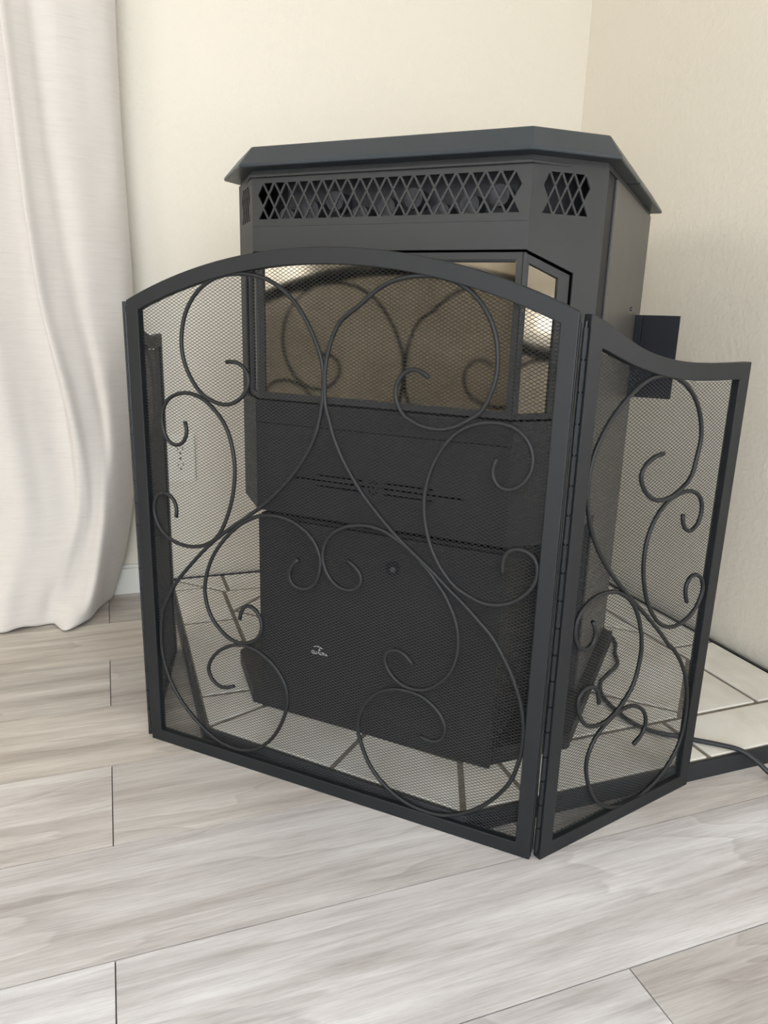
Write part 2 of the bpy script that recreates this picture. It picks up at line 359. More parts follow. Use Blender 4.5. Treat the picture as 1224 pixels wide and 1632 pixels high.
# order of inner matches the outer sides after clipping: recompute corner by corner
def isect(p, d, q, e):
    den = d[0]*e[1]-d[1]*e[0]; t = ((q[0]-p[0])*e[1]-(q[1]-p[1])*e[0])/den; return (p[0]+d[0]*t, p[1]+d[1]*t)
def inset_corners(poly, g):
    n = len(poly); lines = []
    for i in range(n):
        p, q = poly[i], poly[(i+1) % n]; dx, dy = q[0]-p[0], q[1]-p[1]; L = math.hypot(dx, dy)
        lines.append(((p[0]-dy/L*g, p[1]+dx/L*g), (dx/L, dy/L)))
    return [isect(*lines[i-1], *lines[i]) for i in range(n)]
inner = inset_corners(outer, BW)
def border(i, cuts):
    """tiles of the border strip along side i, cut at the given distances from its first corner"""
    p, q = outer[i], outer[(i+1) % 5]; pi, qi = inner[i], inner[(i+1) % 5]
    L = math.hypot(q[0]-p[0], q[1]-p[1]); d = ((q[0]-p[0])/L, (q[1]-p[1])/L)
    base = [p, q, qi, pi]
    if i == 2: base = [p, q, (q[0], qi[1]), pi]      # runs through to the wall
    if i == 3: base = [(p[0], pi[1]), q, qi, pi]     # butts against it
    s0 = p[0]*d[0]+p[1]*d[1]; cs = [-9] + cuts + [99]
    for a, b in zip(cs, cs[1:]):
        t = clip_poly(clip_poly(base, d[0], d[1], s0+b), -d[0], -d[1], -(s0+a))
        if len(t) >= 3: tile(t)
border(0, [YK-1.76, YK-1.548, YK-1.220]); border(1, [0.236]); border(2, [0.53-0.424, 0.86-0.424]); border(3, [0.35, 0.68]); border(4, [0.33, 0.66, 0.95])
DS, DT = 0.460, 0.4505
for i in range(-1, 5):
    for j in range(-4, 5):
        s0, s1 = 1.370 + i*DS, 1.370 + (i+1)*DS               # x + y
        t0, t1 = 1.356 + (j-4)*DT, 1.356 + (j-3)*DT           # y - x
        c = [((s-t)/2, (s+t)/2) for s, t in ((s0, t1), (s0, t0), (s1, t0), (s1, t1))]
        for k in range(5):
            p, q = inner[k], inner[(k+1) % 5]; L = math.hypot(q[0]-p[0], q[1]-p[1]); a, b = (q[1]-p[1])/L, -(q[0]-p[0])/L
            c = clip_poly(c, a, b, a*p[0]+b*p[1])
            if len(c) < 3: break
        if len(c) >= 3: tile(c)
# black edging, mitred strips
oc = inset_corners(outer, -0.007)
for i in range(5):
    a, b, c, d = outer[i], outer[(i+1) % 5], oc[(i+1) % 5], oc[i]
    prism('edging', [W2P(p) for p in (a, b, c, d)], 0.0, PZ, TRIM, pad, 0.001)

# ---------------------------------------------------------------- pellet stove
r2 = math.sqrt(0.5)
def UW(u, w, z): return ((u+w)*r2, (w-u)*r2, z)
U0, W0_ = -0.4615, 0.968
st = empty('pellet_stove', UW(U0, W0_, PZ), -math.pi/4)
tag(st, 'charcoal pellet stove with diamond grille and bay window, standing on the tiled pad', 'stove')
HA, CH = 0.206, 0.079                       # half width of the front, chamfer
HB, DEP = HA + CH, 0.578
z_ = lambda z: z - PZ
def front(a, b, d): return (a, d, b)
def cham(side, y_off=0.0):
    c = r2
    def f(a, b, d):
        e = d + y_off
        return (side*(HA + a*c - e*c), a*c + e*c, b)
    return f
CL = CH*math.sqrt(2)
ZT, ZB = z_(0.8742), z_(0.8228)
def ccw(p):
    return p if sum(p[i][0]*p[(i+1) % len(p)][1]-p[(i+1) % len(p)][0]*p[i][1] for i in range(len(p))) > 0 else p[::-1]
def pierced(a0, n, p, hb):
    """diamond and triangle cut-outs of a trellis grille: n pitches p from a0, bars 2*hb wide"""
    h = (ZT-ZB)/3; z2, z3 = ZT-h, ZT-2*h; cells = []
    for k in range(n+1):
        a = a0 + k*p
        cells.append([(a, ZT), (a-p/2, z2), (a, z3), (a+p/2, z2)])
        cells.append([(a, z3), (a-p/2, ZB), (a+p/2, ZB)])
        if k < n:
            cells.append([(a, ZT), (a+p, ZT), (a+p/2, z2)])
            cells.append([(a+p/2, z2), (a, z3), (a+p/2, ZB), (a+p, z3)])
    return [s for s in (shrink(ccw(c), hb) for c in cells) if len(s) >= 3]
ZTOP, ZWIN, ZLOW, ZBOT = z_(0.8835), z_(0.7800), z_(0.5620), z_(0.3860)
gh = pierced(-0.1875, 19, 0.01965, 0.00145)
plate('grille_panel', rect(-HA, HA, z_(0.8146), ZTOP), gh, 0.0025, front, STOVE, st)
plate('fascia', rect(-HA, HA, ZWIN, z_(0.8145)), [], 0.004, lambda a, b, d: front(a, b, d-0.0006), STOVE, st, 0.0004)
ch_hole = pierced(0.0248, 3, 0.0178, 0.00135)
TO, ZO = 0.0715, z_(0.7545)
for s in (1, -1):
    fr = cham(s)
    outl = [(TO, ZBOT), (CL, ZBOT), (CL, ZTOP), (0, ZTOP), (0, ZWIN), (TO, ZO)]
    plate('chamfer_panel', outl, ch_hole, 0.0025, fr, STOVE, st)
    plate('lower_chamfer_panel', rect(0, TO, ZBOT, ZLOW), [], 0.003, fr, STOVE, st, 0.0006)
    # bay side of the door: frame and pane
    ff = cham(s, 0.004)
    fo = [(-0.001, ZLOW+.002), (TO-.002, ZLOW+.002), (TO-.002, ZO-.0025), (-0.001, ZWIN-.0025)]
    fi = [(0.0075, z_(0.5640)+.008), (0.0525, z_(0.5640)+.008), (0.0525, z_(0.7470)), (0.0075, z_(0.7638))]
    plate('door_frame', fo, [fi], 0.006, ff, STOVE, st, 0.0006)
    plate('glass', [(0.004, fi[0][1]-.004), (0.056, fi[0][1]-.004), (0.056, z_(0.7490)), (0.004, z_(0.7680))], [], 0.004, cham(s, 0.0075), GLASS, st)
fo = rect(-HA+.001, HA-.001, ZLOW+.002, ZWIN-.0025)
fi = rect(-0.1925, 0.1925, z_(0.5740), z_(0.7680))
plate('door_frame', fo, [fi], 0.006, lambda a, b, d: front(a, b, d+.004), STOVE, st, 0.0006)
plate('glass', rect(-0.197, 0.197, z_(0.5700), z_(0.7720)), [], 0.004, lambda a, b, d: front(a, b, d+.0075), GLASS, st)
# braided gasket along the head of the window
cyl('gasket', (-0.19, 0.0065, z_(0.7672)), (0.19, 0.0065, z_(0.7672)), 0.0022, DARK, st, 8)
# vent panel below the window with slots and a pierced rosette
def slot(a0, a1, z, h=0.0013):
    return [(a0, z-h), (a1, z-h), (a1, z+h), (a0, z+h)]
def circ(cx, cz, r, n=8): return [(cx+r*math.cos(2*math.pi*i/n), cz+r*math.sin(2*math.pi*i/n)) for i in range(n)]
vz = z_(0.4465); holes = []
for s in (-1, 1):
    for a0, a1, dz in ((0.014, 0.142, 0.0), (0.018, 0.096, 0.0085), (0.018, 0.096, -0.0085)):
        x0, x1 = sorted((s*a0, s*a1)); holes.append(slot(x0, x1, vz+dz))
for i in range(8):
    q = 2*math.pi*i/8; holes.append(circ(0.0075*math.cos(q), vz+0.0095*math.sin(q), 0.0018, 6))
holes.append(circ(0, vz, 0.0022, 6))
vp = plate('vent_panel', rect(-HA, HA, ZBOT, z_(0.5270)), holes, 0.003, front, STOVE_SHADED, st)
plate('sill_panel', rect(-HA, HA, z_(0.5278), ZLOW), [], 0.004, lambda a, b, d: front(a, b, d-.001), STOVE_SHADED, st, 0.0008)
# body: floor of the firebox casing, sides, back
def oct_(off_f, half, ch, y1, hb=None):
    hb = hb if hb is not None else half + ch
    return [(-half, off_f), (half, off_f), (hb, off_f+ch), (hb, y1), (-hb, y1), (-hb, off_f+ch)]
prism('firebox_floor', oct_(0.004, HA-.001, CH, 0.36, HB-.004), ZBOT, ZBOT+0.004, DARK, st)
prism('air_plenum', oct_(0.050, HA-.03, CH, 0.40, HB-.03), z_(0.79), z_(0.8835), DARK, st)
for k in range(9):
    cyl('heat_tube', (-0.16+0.04*k, 0.020, z_(0.838+0.010*((k*7) % 3-1))), (-0.16+0.04*k, 0.052, z_(0.838+0.010*((k*7) % 3-1))), 0.0135, TUBE, st, 14)
def side_frame(s): return lambda a, b, d: (s*(HB - 0.0005 - d), a, b)
for s in (1, -1):
    y0 = CH + 0.080
    outl = [(y0, ZBOT), (0.26, ZBOT), (0.26, z_(0.06)), (DEP, z_(0.06)), (DEP, z_(0.8835)), (y0, z_(0.8835))]
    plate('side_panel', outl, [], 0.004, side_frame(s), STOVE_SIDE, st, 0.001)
    box('corner_post', *sorted((s*(HB-.012), s*(HB-.004))), CH-.004, CH+.090, ZBOT, z_(0.8835), BRACKET, st)
    cyl('screw', (s*(HB-.001), 0.435, z_(0.716)), (s*(HB+.0025), 0.435, z_(0.716)), 0.0035, SCREW, st, 10)
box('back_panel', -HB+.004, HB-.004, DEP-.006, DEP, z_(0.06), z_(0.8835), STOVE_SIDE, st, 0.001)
box('rear_cabinet', -HB+.006, HB-.006, 0.262, DEP-.007, z_(0.06), z_(0.78), DARK, st)
# pedestal with its front panel
box('pedestal', -HA+.001, HA-.001, 0.010, 0.261, z_(0.058), z_(0.3780), STOVE_SHADED, st)
plate('pedestal_door', rect(-HA, HA, 0.0006, z_(0.3735)), [], 0.008, lambda a, b, d: front(a, b, d+.002), STOVE_SHADED, st, 0.0015)
kx, kz = 0.0355, z_(0.3255)
kb = cyl('latch_rose', (kx, 0.002, kz), (kx, -0.001, kz), 0.0115, BRACKET, st, 20)
cyl('latch_key', (0+kx+.003, -0.001, kz), (kx+.003, -0.006, kz), 0.0048, SCREW, kb, 14, 0.0008)
# maker's mark on the pedestal door: swoosh, flame and lettering
lg = empty('badge_anchor', (0, 0, 0))
bpy.data.objects.remove(lg)
lx, lz = -0.0915, z_(0.1585)
parts = []
sw = [(lx-0.0105+0.0021*i, lz+0.0062+0.0022*math.sin(math.pi*min(1, i/7.0))) for i in range(10)]
up = [(x, z+0.0009) for x, z in sw]
parts.append(plate_data(sw + up[::-1], [], 0.0008, lambda a, b, d: front(a, b, d+.0012)))
fl2 = [(lx-0.0014, lz+0.0012), (lx+0.0022, lz+0.0012), (lx+0.0016, lz+0.0036), (lx+0.0012, lz+0.0066), (lx-0.0003, lz+0.0040), (lx-0.0012, lz+0.0034)]
parts.append(plate_data(fl2, [], 0.0008, lambda a, b, d: front(a, b, d+.0012)))
bd = fix(mesh_obj('badge', *join_data(parts), LOGO, st))
tcu = bpy.data.curves.new('badge_lettering', 'FONT'); tcu.body = 'QUADRA'; tcu.size = 0.0072; tcu.align_x = 'CENTER'; tcu.extrude = 0.0003; tcu.space_character = 1.0
to = bpy.data.objects.new('badge_lettering_curve', tcu); COL.objects.link(to)
bpy.context.view_layer.update()
tm = bpy.data.meshes.new_from_object(to.evaluated_get(bpy.context.evaluated_depsgraph_get())); bpy.data.objects.remove(to)
tm.name = 'badge_lettering'; tm.materials.clear(); tm.materials.append(LOGO)
tob = bpy.data.objects.new('badge_lettering', tm); COL.objects.link(tob); tob.parent = bd
tob.rotation_euler = (math.pi/2, 0, 0); tob.location = (lx + 0.0005, 0.0016, lz-0.0052)
# base plate
BO = -0.0145
base = [(x+BO, y) for x, y in oct_(0.0045, 0.211, 0.112, 0.565, 0.318)]
bs = prism('base', base, 0.0, z_(0.0575), STOVE_SHADED, st, 0.0012)
# lid: bevelled fixed front and hinged hopper lid behind
LZ0, LZ1 = z_(0.8900), z_(0.9215)
def bevelled(name, lo, hi, mt):
    n = len(lo); v = [(x, y, LZ0) for x, y in lo] + [(x, y, LZ0+0.004) for x, y in lo] + [(x, y, LZ1) for x, y in hi]
    f = [tuple(range(n-1, -1, -1)), tuple(range(2*n, 3*n))]
    for k in (0, 1): f += [(k*n+i, k*n+(i+1) % n, (k+1)*n+(i+1) % n, (k+1)*n+i) for i in range(n)]
    o = fix(mesh_obj(name, v, f, mt, st)); bevel(o, 0.002, 2); return o
yb = 0.245
bevelled('lid', [(-0.208, -0.028), (0.211, -0.028), (0.302, 0.063), (0.302, yb), (-0.302, yb), (-0.302, 0.063)],
         [(-0.2035, -0.002), (0.2035, -0.002), (0.282, 0.0765), (0.282, yb), (-0.282, yb), (-0.282, 0.0765)], STOVE_LID)
bevelled('hopper_lid', [(-0.302, yb+.004), (0.302, yb+.004), (0.302, DEP+.012), (-0.302, DEP+.012)],
         [(-0.282, yb+.004), (0.282, yb+.004), (0.282, DEP-.006), (-0.282, DEP-.006)], STOVE_LID)
prism('lid_collar', oct_(0.002, HA-.001, CH, DEP-.004, HB-.002), z_(0.8836), LZ0, STOVE, st)
c6 = 0.058*r2
prism('drip_ledge', [(-HA-c6, c6), (-HA, -0.006), (HA, -0.006), (HA+c6, c6-.006*0), (HA+c6-.006, c6+.006), (HA-.003, 0.004), (-HA+.003, 0.004), (-HA-c6+.006, c6+.006)], z_(0.8800), z_(0.8836), STOVE, st, 0.0006)
# rear bracket plate sticking out behind the right side
brk = box('rear_bracket', HB-.02, 0.3615, 0.528, 0.536, z_(0.5550), z_(0.7065), BRACKET, st, 0.001)
box('bracket_lip', HB-.001, HB+.012, 0.514, 0.528, z_(0.5550), z_(0.7065), BRACKET, brk, 0.001)

# ---------------------------------------------------------------- fire screen
SL, SR = Vector((0.0294, 1.1585, 0)), Vector((0.484, 0.708, 0))
sd = (SR-SL).normalized(); ang = math.atan2(sd.y, sd.x)
mid = (SL+SR)/2
scn = empty('fire_screen', (mid.x, mid.y, 0), ang)
tag(scn, 'black three-panel arched wire mesh fire screen with scrollwork in front of the stove', 'fire screen')
HWP = 0.320; FT = 0.012; FW = 0.0205
def arch(x, h, r, cz): return cz + math.sqrt(r*r - x*x)
Rr = 0.772; cz = 0.775 - Rr
N = 40
outer_l = [(-HWP, 0.0), (HWP, 0.0)] + [(HWP - 2*HWP*i/N, arch(HWP - 2*HWP*i/N, 0, Rr, cz)) for i in range(N+1)]
hi = HWP - FW; Ri = Rr - FW
inner_l = [(-hi, FW), (hi, FW)] + [(hi - 2*hi*i/N, arch(hi - 2*hi*i/N, 0, Ri, cz)) for i in range(N+1)]
def wire_mesh(name, x0, x1, z0, topf, y, mt, parent, a=0.0083, b=0.0046, wv=0.00040, wd=0.00045):
    """expanded-metal diamond mesh: zig-zag strands that meet at the knuckles"""
    V, F = [], []; ni = int((x1-x0)/(a/2)) + 2; zt = max(topf(x0 + (x1-x0)*k/60) for k in range(61)); nj = int((zt-z0)/b) + 2
    for j in range(-1, nj):
        for sg in (1, -1):
            prev = None
            for i in range(ni):
                x = min(x0 + i*a/2, x1); z = z0 + j*b + (sg*b/2 if i % 2 else 0.0)
                if z < z0 - 0.002 or z > topf(x): prev = None; continue
                k = len(V); V += [(x, y, z-wv), (x, y-wd, z), (x, y, z+wv), (x, y+wd, z)]
                if prev is not None:
                    for q in range(4):
                        q2 = (q+1) % 4; F.append((prev+q, k+q, k+q2, prev+q2))
                prev = k
    o = mesh_obj(name, V, F, mt, parent); o['kind'] = 'stuff'; return o
SCR = {
    's1': [(168.6, 627), (175.5, 627.9), (182.5, 627.8), (189.3, 626.2), (195.4, 622.8), (200.3, 617.8), (203.6, 611.6), (204.8, 604.7), (203.7, 597.8), (200.9, 591.4), (197, 585.6), (192.2, 580.5), (186.8, 576.1), (180.7, 572.7), (174.1, 570.2), (167.3, 568.8), (160.3, 568.5), (153.3, 569.4), (146.5, 571.1), (139.9, 573.3), (133.4, 576), (127.3, 579.5), (121.8, 583.8), (116.9, 588.8), (112.4, 594.2), (108.3, 599.9), (104.6, 605.8), (101.4, 612), (98.6, 618.5), (96.3, 625.1), (94.6, 631.9), (93.5, 638.8), (93.1, 645.8), (93.2, 652.8), (93.9, 659.8), (95, 666.7), (96.5, 673.5), (98.5, 680.3), (100.9, 686.9), (103.9, 693.2), (107.4, 699.3), (111.4, 705), (115.8, 710.5), (120.6, 715.6), (125.8, 720.3), (131.3, 724.6), (137.1, 728.5), (143.3, 731.9), (149.6, 734.9), (156.1, 737.4), (162.9, 739.3), (169.7, 740.7), (176.7, 741.7), (183.7, 742.2), (190.7, 742.5), (197.7, 742.4), (204.7, 742.1), (211.7, 741.4), (218.6, 740.3), (225.5, 738.9), (232.2, 737), (238.8, 734.6), (245.2, 731.8), (251.5, 728.7), (257.5, 725.1), (263.3, 721.1), (268.8, 716.7), (273.9, 712), (278.9, 707), (283.5, 701.8), (287.9, 696.3), (292, 690.6), (295.8, 684.7), (299.4, 678.7), (302.8, 672.6), (306.1, 666.4), (309.1, 660.1), (311.9, 653.7), (314.5, 647.1), (316.7, 640.5), (318.6, 633.7), (320, 626.9), (320.7, 619.9), (320.9, 612.9), (320.8, 605.9), (320.4, 598.9), (319.8, 591.9), (319.2, 584.9), (318.3, 578), (317.2, 571), (315.8, 564.2), (314.3, 557.3), (312.7, 550.5), (310.7, 543.8), (308.3, 537.2), (305.6, 530.7), (302.5, 524.4), (299.1, 518.3), (295.6, 512.2), (291.9, 506.3), (288, 500.4), (284, 494.7), (279.9, 489), (275.6, 483.5), (271.2, 478), (266.7, 472.7), (262, 467.4), (257.2, 462.3), (252.3, 457.3), (247.3, 452.4), (242.2, 447.6), (237.1, 442.8), (231.8, 438.2), (226.5, 433.6), (221.1, 429.2), (215.6, 424.8), (210, 420.5), (204.4, 416.3), (198.8, 412.1), (193.1, 408), (187.4, 403.9), (181.7, 399.9), (176.1, 395.7), (170.4, 391.6), (164.7, 387.5), (159.1, 383.3), (153.6, 379), (148.1, 374.5), (142.8, 370), (137.5, 365.5), (132.2, 360.8), (127, 356.1), (121.9, 351.3), (116.9, 346.4), (111.9, 341.4), (107.1, 336.4), (102.2, 331.3), (97.5, 326.2), (92.7, 321), (88, 315.8), (83.3, 310.7), (78.6, 305.4), (74, 300.2), (69.5, 294.8), (65.2, 289.3), (61.1, 283.6), (57.2, 277.7), (53.5, 271.8), (50, 265.7), (46.5, 259.6), (43.1, 253.5), (39.8, 247.3), (36.7, 241), (34.3, 234.4), (32.5, 227.7), (31.1, 220.8), (30, 213.9), (29.1, 206.9), (28.5, 199.9), (28.1, 193), (27.8, 185.9), (27.7, 178.9), (27.9, 171.9), (28.3, 164.9), (29.1, 158), (30.3, 151.1), (31.7, 144.2), (33.4, 137.4), (35.5, 130.7), (37.8, 124.1), (40.5, 117.6), (43.5, 111.3), (46.8, 105.1), (50.5, 99.2), (54.5, 93.4), (58.7, 87.8), (63.1, 82.3), (67.7, 77.1), (72.6, 72), (77.7, 67.2), (82.9, 62.5), (88.3, 58), (93.8, 53.7), (99.5, 49.5), (105.2, 45.5), (111, 41.6), (117.1, 38.1), (123.4, 35), (129.9, 32.4), (136.6, 30.3), (143.4, 28.6), (150.3, 27.3), (157.2, 26.5), (164.2, 26.3), (171.2, 26.6), (178.2, 27.5), (185, 29.1), (191.7, 31.1), (198.2, 33.8), (204.4, 37), (210.4, 40.7), (216, 44.9), (221.2, 49.5), (226.2, 54.5), (230.8, 59.7), (235.2, 65.3), (239.1, 71), (242.8, 77), (246.2, 83.2), (249.3, 89.4), (252.2, 95.8), (254.8, 102.3), (257.2, 108.9), (259.3, 115.6), (261, 122.4), (262.3, 129.3), (263.1, 136.2), (263.1, 143.3), (262.2, 150.2), (260.4, 157), (257.7, 163.4), (254.4, 169.6), (250.5, 175.4), (246.2, 181), (241.4, 186.1), (236.2, 190.8), (230.6, 194.9), (224.6, 198.5), (218.3, 201.7), (211.8, 204.3), (205.1, 206.4), (198.3, 208), (191.3, 208.7), (184.3, 208.6), (177.4, 207.5), (170.6, 205.7), (164, 203.3), (157.6, 200.5), (151.5, 197.1), (145.6, 193.2), (140.2, 188.8), (135.1, 184), (130.5, 178.7), (126.3, 173.1), (122.8, 167), (120.1, 160.5), (119, 153.6), (120.1, 146.7), (123, 140.4), (127.4, 135), (133.1, 130.8), (139.6, 128.5), (146.6, 128.5), (153.4, 130.3), (159.9, 132.9), (166.3, 135.6)],
    's2': [(466.6, 623.8), (460.9, 628), (454.7, 631.2), (447.8, 632.6), (440.9, 631.7), (434.8, 628.4), (429.8, 623.5), (426, 617.6), (423.6, 611), (422.6, 604.1), (423.3, 597.1), (425.4, 590.4), (428.6, 584.2), (432.8, 578.6), (437.5, 573.4), (441.4, 572.5), (447.5, 569.1), (453.9, 566.2), (460.6, 564.3), (467.5, 563.1), (474.5, 562.5), (481.5, 562.4), (488.5, 563.1), (495.3, 564.8), (501.9, 567.2), (508.2, 570.3), (514.2, 573.8), (520.2, 577.5), (526.1, 581.3), (531.6, 585.5), (536.2, 590.9), (539.6, 597), (542.4, 603.4), (544.8, 610), (546.9, 616.7), (548.7, 623.5), (550, 630.4), (550.7, 637.3), (550.8, 644.4), (550.5, 651.4), (549.8, 658.3), (548.8, 665.3), (547.4, 672.1), (545.5, 678.9), (543.1, 685.5), (540.2, 691.9), (536.8, 698), (533, 703.9), (528.8, 709.5), (524.2, 714.8), (519.2, 719.7), (513.8, 724.2), (508, 728.2), (502, 731.7), (495.6, 734.7), (489.1, 737.1), (482.3, 739), (475.4, 740.4), (468.5, 741.3), (461.5, 741.7), (454.5, 741.8), (447.5, 741.6), (440.5, 741.1), (433.5, 740.1), (426.6, 738.8), (419.9, 737), (413.2, 734.7), (406.8, 731.9), (400.6, 728.7), (394.5, 725.1), (388.7, 721.2), (383.3, 716.8), (377.9, 712.2), (372.6, 707.7), (367.1, 703.4), (361.3, 699.4), (355.4, 695.6), (349.8, 691.4), (344.7, 686.6), (340.4, 681), (337, 674.9), (334.1, 668.5), (331.5, 662), (329.3, 655.4), (327.3, 648.6), (325.7, 641.8), (324.5, 634.9), (323.5, 628), (322.9, 621), (322.6, 614), (322.4, 607), (322.5, 599.9), (322.8, 592.9), (323.2, 585.9), (324.1, 579), (325.8, 572.2), (328.2, 565.6), (330.4, 558.9), (332.2, 552.2), (334.2, 545.5), (336.7, 538.9), (339.4, 532.4), (342.4, 526.1), (345.5, 519.8), (348.9, 513.7), (352.5, 507.6), (356.2, 501.7), (360, 495.8), (364, 490), (368, 484.3), (372.1, 478.6), (376.4, 473), (380.8, 467.6), (385.4, 462.2), (390.1, 457.1), (394.9, 452), (399.9, 447), (404.8, 442.1), (409.9, 437.2), (414.9, 432.3), (420, 427.5), (425.2, 422.8), (430.5, 418.2), (435.9, 413.7), (441.4, 409.3), (446.9, 405), (452.5, 400.8), (458.2, 396.6), (463.8, 392.4), (469.4, 388.2), (475, 384), (480.6, 379.8), (486.1, 375.4), (491.4, 370.9), (496.7, 366.3), (502.1, 361.8), (507.6, 357.4), (513.1, 353.1), (518.7, 348.9), (524.2, 344.5), (529.5, 339.9), (534.8, 335.3), (540, 330.6), (545.2, 325.9), (550.4, 321.2), (555.7, 316.6), (560.8, 311.8), (565.6, 306.7), (570, 301.2), (574.1, 295.5), (578, 289.7), (581.8, 283.8), (585.5, 277.8), (589, 271.8), (592.4, 265.6), (595.6, 259.4), (598.7, 253.1), (601.5, 246.7), (604.2, 240.2), (606.7, 233.6), (608.9, 227), (610.9, 220.3), (612.7, 213.5), (614.2, 206.6), (615.4, 199.7), (616.4, 192.8), (617, 185.8), (617.4, 178.8), (617.6, 171.8), (617.4, 164.8), (616.9, 157.8), (616.1, 150.8), (615, 143.9), (613.8, 137), (612.3, 130.1), (610.8, 123.3), (609, 116.5), (606.8, 109.9), (604, 103.4), (600.8, 97.2), (597.2, 91.2), (593.3, 85.3), (589.3, 79.6), (585, 74), (580.6, 68.6), (576, 63.3), (571.1, 58.2), (566, 53.4), (560.7, 48.8), (555.2, 44.5), (549.5, 40.4), (543.6, 36.6), (537.5, 33.1), (531.3, 30), (524.8, 27.2), (518.2, 24.9), (511.4, 23.1), (504.5, 21.9), (497.5, 21.3), (490.5, 21.2), (483.5, 21.5), (476.5, 22.2), (469.6, 23.3), (462.8, 24.9), (456, 26.9), (449.5, 29.3), (443.1, 32.2), (436.9, 35.5), (430.9, 39.1), (425.2, 43.2), (419.7, 47.6), (414.6, 52.3), (409.7, 57.4), (405.2, 62.8), (401, 68.4), (397.3, 74.3), (394, 80.5), (391.1, 86.9), (388.5, 93.4), (386, 100), (383.7, 106.6), (381.8, 113.3), (380.7, 120.3), (380.6, 127.3), (381.2, 134.3), (382.3, 141.2), (384, 148), (386.3, 154.6), (389.2, 161), (392.8, 167.1), (396.8, 172.8), (401.3, 178.2), (406.3, 183.1), (411.8, 187.5), (417.6, 191.3), (423.8, 194.5), (430.4, 197.1), (437.1, 199), (444, 200.1), (451, 200.6), (458, 200.6), (465, 200.1), (471.9, 198.8), (478.6, 196.5), (484.8, 193.4), (490.7, 189.6), (496.2, 185.2), (501.1, 180.2), (505.4, 174.7), (508.8, 168.6), (511, 161.9), (511.6, 155), (510.3, 148.1), (507, 141.9), (502, 137.1), (495.6, 134.4), (488.6, 134.2), (481.7, 135.5), (474.9, 137.2)],
    's3': [(93.1, 539.3), (95, 532.6), (95.8, 525.7), (94.6, 518.8), (91.5, 512.5), (86.9, 507.3), (80.8, 503.9), (73.9, 502.9), (67.2, 504.5), (61.4, 508.3), (57.2, 513.9), (54.4, 520.3), (52.6, 527.1), (51.6, 534), (51.4, 541), (52.6, 547.9), (55.1, 554.4), (58.4, 560.6), (62.6, 566.2), (67.8, 570.8), (73.8, 574.3), (80.3, 577), (87, 578.9), (93.9, 580), (100.9, 580.2), (107.9, 579.5), (114.7, 578.1), (121.4, 575.9), (127.8, 573), (133.9, 569.6), (139.6, 565.6), (145, 561.2), (150.1, 556.4), (154.9, 551.3), (159.4, 545.9), (163.3, 540.1), (166.8, 534), (169.6, 527.6), (171.9, 521), (173.7, 514.3), (175.3, 507.4), (176.5, 500.5), (177.5, 493.6), (178.1, 486.6), (178.3, 479.6), (178.2, 472.6), (177.7, 465.7), (177, 458.7), (176, 451.8), (174.8, 444.9), (173.3, 438), (171.6, 431.3), (169.6, 424.5), (167.4, 417.9), (164.9, 411.4), (162.2, 404.9), (159.4, 398.5), (156.3, 392.2), (153.1, 386), (149.3, 380.1), (145, 374.6), (140.2, 369.6), (134.8, 365), (129.1, 361), (122.9, 357.7), (116.5, 355), (109.8, 352.9), (103, 351.3), (96.1, 350.3), (89.1, 349.8), (82.1, 350), (75.2, 350.8), (68.3, 352.2), (61.6, 354.2), (55.1, 356.8), (49, 360.3), (43.5, 364.6), (38.7, 369.6), (34.5, 375.2), (31.2, 381.4), (29, 388), (27.8, 394.9), (27.7, 401.9), (28.8, 408.8), (31.2, 415.4), (35.1, 421.2), (40.5, 425.6), (47, 427.9), (54, 427.3), (60.2, 424.3), (65.3, 419.5), (68.8, 413.5), (70.4, 406.7), (70.3, 399.7), (69.1, 392.8)],
    's4': [(557.9, 534.8), (555.4, 528.3), (553.6, 521.5), (553.6, 514.5), (555.8, 507.9), (560.1, 502.5), (566, 498.8), (572.9, 497.7), (579.6, 499.3), (585.7, 502.7), (590.9, 507.4), (595.2, 512.9), (598.3, 519.2), (600.3, 525.9), (601.1, 532.8), (600.7, 539.8), (599.1, 546.6), (596.4, 553.1), (592.8, 559), (588.2, 564.3), (582.8, 568.7), (576.7, 572.3), (570.2, 574.6), (563.3, 576), (556.4, 576.6), (549.4, 576.6), (542.4, 576), (535.5, 574.7), (528.8, 572.8), (522.2, 570.4), (515.9, 567.3), (510, 563.6), (504.4, 559.3), (499.4, 554.5), (494.8, 549.3), (490.7, 543.6), (486.9, 537.7), (483.5, 531.6), (480.3, 525.3), (477.4, 519), (474.9, 512.5), (472.7, 505.8), (470.8, 499.1), (469.3, 492.2), (468.2, 485.3), (467.4, 478.4), (467, 471.4), (467.1, 464.4), (467.5, 457.4), (468.3, 450.5), (469.4, 443.5), (470.8, 436.7), (472.5, 429.9), (474.5, 423.2), (476.8, 416.6), (479.4, 410.1), (482.3, 403.7), (485.6, 397.5), (489.2, 391.5), (493.1, 385.7), (497.4, 380.2), (502, 374.9), (506.9, 369.9), (512.2, 365.3), (517.9, 361.3), (524, 358), (530.5, 355.3), (537, 352.8), (543.6, 350.4), (550.3, 348.6), (557.3, 347.8), (564.3, 348.2), (571.2, 349.4), (577.9, 351.4), (584.3, 354.1), (590.4, 357.5), (596.1, 361.6), (601.2, 366.4), (606, 371.5), (610.3, 377), (613.8, 383.1), (616, 389.7), (617.2, 396.6), (617.4, 403.6), (616.2, 410.4), (613, 416.7), (608.2, 421.7), (602, 424.9), (595.1, 426.3), (588.2, 425.6), (581.9, 422.6), (577.3, 417.5), (574.8, 410.9), (574.1, 404), (574.4, 397), (575.1, 390)],
